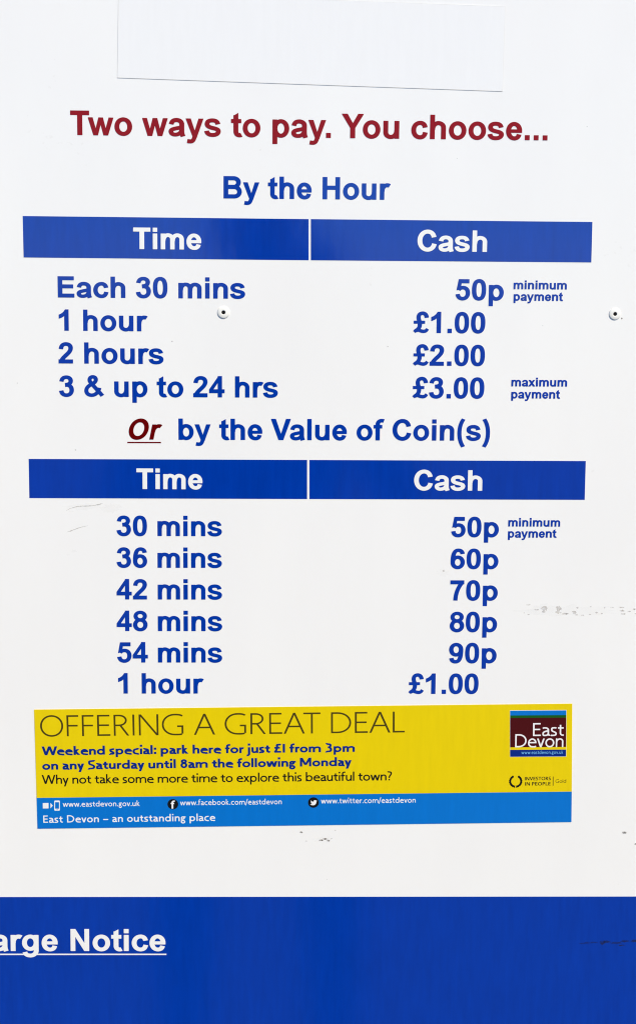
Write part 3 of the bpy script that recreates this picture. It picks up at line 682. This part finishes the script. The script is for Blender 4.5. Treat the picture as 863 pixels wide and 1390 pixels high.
# ------------------------------------------------------------------ the photographer, who stands mirrored in the gloss of the blue bars
CAMP = EYE - fwd * 0.03                       # front of the lens
def camera_body():
    up = R3 @ Vector((0, 1, 0)); rt = R3 @ Vector((1, 0, 0)); bk = -fwd
    Mx = Matrix((rt, bk, up)).transposed()     # local x right, y backwards, z up
    root = empty('handheld_camera', CAMP + bk * 0.14 - up * 0.05)
    tag(root, 'black digital camera held to the eye, mirrored dimly in the blue bars', 'camera')
    mb, n, b = new_mat('black_camera_plastic'); b.inputs['Base Color'].default_value = (.012, .012, .012, 1); b.inputs['Roughness'].default_value = .5
    mg, n, b = new_mat('lens_glass'); b.inputs['Base Color'].default_value = (.01, .01, .02, 1); b.inputs['Roughness'].default_value = .05
    def box(name, c, s, parent, bev=0.008):
        bm = bmesh.new(); bmesh.ops.create_cube(bm, size=1)
        for v in bm.verts: v.co = Vector((v.co.x * s[0] + c[0], v.co.y * s[1] + c[1], v.co.z * s[2] + c[2]))
        bmesh.ops.bevel(bm, geom=bm.edges[:], offset=bev, segments=3, affect='EDGES', profile=.5)
        vs = [CAMP + Mx @ v.co for v in bm.verts]; fs = [[v.index for v in f.verts] for f in bm.faces]
        bm.verts.index_update(); bm.free()
        return link_mesh(name, vs, fs, mb, parent, smooth=True)
    def lathe(name, prof, mat, parent, cz=0.0):
        N = 32; vs, fs = [], []
        for (r, y) in prof:
            for k in range(N):
                a = 2 * math.pi * k / N; vs.append(CAMP + Mx @ Vector((r * math.cos(a), y, r * math.sin(a) + cz)))
        for i in range(len(prof) - 1):
            for k in range(N): fs.append((i * N + k, i * N + (k + 1) % N, (i + 1) * N + (k + 1) % N, (i + 1) * N + k))
        return link_mesh(name, vs, fs, mat, parent, smooth=True)
    box('body', (0, 0.145, -0.004), (0.142, 0.045, 0.088), root)
    box('grip', (0.052, 0.115, -0.008), (0.032, 0.035, 0.084), root, .012)
    box('viewfinder_hump', (0, 0.145, 0.050), (0.056, 0.058, 0.034), root)
    lathe('lens', [(0.026, 0.02), (0.034, 0.004), (0.037, 0.0), (0.038, 0.004), (0.038, 0.045), (0.0355, 0.048), (0.0355, 0.055), (0.039, 0.058), (0.039, 0.098), (0.034, 0.104), (0.034, 0.126)], mb, root)
    lathe('lens_glass', [(0.0005, 0.016), (0.014, 0.018), (0.026, 0.022)], mg, root)
    return Mx
MX = camera_body()

def photographer():
    def L(x, y, z): return CAMP + MX @ Vector((x, y, z))
    fy = CAMP.y                                # lens front; the body is behind (more negative y)
    HX = -0.035                                # head centre left of the axis: right eye at the finder
    eyeZ = L(0, .2, .05).z
    V, Rr, Ed = [], [], []
    def add(p, r, prev=None):
        V.append(Vector(p)); Rr.append(r)
        if prev is not None: Ed.append((prev, len(V) - 1))
        return len(V) - 1
    by = fy - 0.36
    pel = add((HX, by - .02, .90), (.155, .11))
    sp1 = add((HX, by - .02, 1.05), (.135, .10), pel)
    sp2 = add((HX, by - .01, 1.20), (.155, .115), sp1)
    sp3 = add((HX, by, 1.33), (.12, .09), sp2)
    nk = add((HX, by + .01, 1.42), (.056, .056), sp3)
    hd = add((HX, by + .045, 1.50), (.06, .06), nk)
    for s in (-1, 1):
        hp = add((HX + s * .10, by - .02, .84), (.10, .10), pel)
        kn = add((HX + s * .13, by + .03, .47), (.062, .062), hp)
        an = add((HX + s * .14, by - .01, .09), (.042, .042), kn)
        ft = add((HX + s * .16, by + .09, .04), (.045, .03), an)
        add((HX + s * .17, by + .17, .03), (.038, .024), ft)
        sh = add((HX + s * .165, by + .0, 1.355), (.066, .066), sp3)
        el = add((HX + s * .235 + .01, by + .12, 1.13), (.046, .046), sh)
        tgt = L(.088, .150, -.045) if s > 0 else L(-.03, .10, -.075)
        wr = add(tgt + Vector((s * .01, -.035, -.045)), (.027, .027), el)
        # palm and fingers close on the camera
        pm = add(tgt + Vector((0, -.005, -.005)), (.030, .022), wr)
    me = bpy.data.meshes.new('person')
    o = bpy.data.objects.new('person', me); COL.objects.link(o)
    bm = bmesh.new()
    def limb(a, b, ra, rb):
        n = max(3, int((b - a).length / (min(min(ra), min(rb)) * .22)))
        for k in range(n + 1):
            t = k / n; r = [ra[i] * (1 - t) + rb[i] * t for i in (0, 1)]
            ball(a.lerp(b, t), (r[0], r[1], min(r)), 20)
    def ball(c, s, seg=24):
        m = bmesh.new(); bmesh.ops.create_uvsphere(m, u_segments=seg, v_segments=seg // 2 + 4, radius=1)
        for v in m.verts:
            x, y, z = v.co
            v.co = Vector((x * s[0], y * s[1], z * s[2])) + c
        t = bpy.data.meshes.new('t'); m.to_mesh(t); m.free(); bm.from_mesh(t); bpy.data.meshes.remove(t)
    for i, j in Ed: limb(V[i], V[j], Rr[i], Rr[j])
    # head
    hc = Vector((HX, fy - 0.295, eyeZ + 0.005))
    ball(hc + Vector((0, -.01, .03)), (.076, .095, .085))
    ball(hc + Vector((0, .015, -.045)), (.062, .072, .075))
    ball(hc + Vector((0, .088, -.02)), (.012, .016, .026)); ball(hc + Vector((0, .096, -.035)), (.014, .013, .011))
    ball(hc + Vector((0, .075, -.072)), (.024, .012, .008)); ball(hc + Vector((0, .07, -.10)), (.022, .018, .018))
    for s in (-1, 1):
        ball(hc + Vector((s * .079, -.01, -.01)), (.009, .02, .032), 12)
        ball(hc + Vector((s * .031, .070, .002)), (.013, .011, .011), 12)
    def chain(ps, r):
        for a, b in zip(ps, ps[1:]):
            for k in range(5): ball(a.lerp(b, k / 5), (r, r, r), 10)
        ball(ps[-1], (r, r, r), 10)
    # right hand: four fingers wrap the grip, thumb behind, index on the shutter
    for i, (z, ln) in enumerate([(.036, 0.9), (.012, 1.0), (-.010, .95), (-.030, .8)]):
        chain([L(.092, .152, z - .012), L(.090, .112, z), L(.074, .088, z), L(.074 - .024 * ln, .092, z)], .0092)
    chain([L(.090, .160, -.02), L(.088, .180, .0), L(.064, .180, .02)], .0105)
    for z in (.03, .01, -.01, -.03): ball(L(.090, .146, z), (.014, .016, .014), 12)
    # left hand under the lens: fingers come up round the barrel, thumb on the near side
    for y in (.062, .080, .098, .116):
        chain([L(-.022, y + .01, -.060), L(.016, y, -.055), L(.040, y - .002, -.034), L(.049, y - .004, -.012)], .0088)
    chain([L(-.030, .11, -.066), L(-.050, .09, -.040), L(-.050, .078, -.012)], .0105)
    for y in (.065, .085, .105): ball(L(-.020, y, -.066), (.016, .016, .013), 12)
    bm.to_mesh(me); bm.free()
    rm = o.modifiers.new('r', 'REMESH'); rm.mode = 'VOXEL'; rm.voxel_size = 0.005
    sm = o.modifiers.new('sm', 'SMOOTH'); sm.iterations = 6
    m2 = bpy.data.meshes.new_from_object(o.evaluated_get(bpy.context.evaluated_depsgraph_get()))
    o.modifiers.clear(); o.data = m2
    def mt(nm, c, r=.8):
        m, n, b = new_mat(nm); b.inputs['Roughness'].default_value = r
        nz = n.nodes.new('ShaderNodeTexNoise'); nz.inputs['Scale'].default_value = 90
        cr = n.nodes.new('ShaderNodeValToRGB'); cr.color_ramp.elements[0].color = tuple(x * .7 for x in c) + (1,); cr.color_ramp.elements[1].color = tuple(x * 1.2 for x in c) + (1,)
        tc = n.nodes.new('ShaderNodeTexCoord'); n.links.new(tc.outputs['Object'], nz.inputs['Vector']); n.links.new(nz.outputs['Fac'], cr.inputs[0]); n.links.new(cr.outputs[0], b.inputs['Base Color'])
        return m
    m2.materials.clear()
    for m in (mt('skin', (.36, .19, .12), .5), mt('dark_jacket', (.02, .022, .03)), mt('dark_trousers', (.025, .025, .03)), mt('shoe_leather', (.02, .015, .012), .4), mt('hair', (.02, .013, .009), .6)): m2.materials.append(m)
    wristR, wristL = V[-2 - 0], V[-2]
    handpts = [L(.088, .150, -.03), L(-.02, .09, -.06)]
    for p in m2.polygons:
        p.use_smooth = True
        c = p.center
        if c.z < .075: i = 3
        elif c.z < .92: i = 2
        elif c.z > 1.43 and c.y < fy - .12 and abs(c.x - HX) < .1 and (c - hc).length < .17:
            i = 4 if (c.z > hc.z + .045 or (c.y < hc.y - .02 and c.z > hc.z - .06)) and not (abs(c.x - HX) > .074 and c.z < hc.z + .03) else 0
        elif min((c - h).length for h in handpts) < .085: i = 0
        elif c.z > 1.40 and abs(c.x - HX) < .07 and c.y < fy - .2: i = 0
        else: i = 1
        p.material_index = i
    tag(o, 'photographer in dark jacket holding a camera to the eye, mirrored dimly in the blue bars', 'person')
photographer()
for o in bpy.data.objects:
    if '_o' in o: del o['_o']
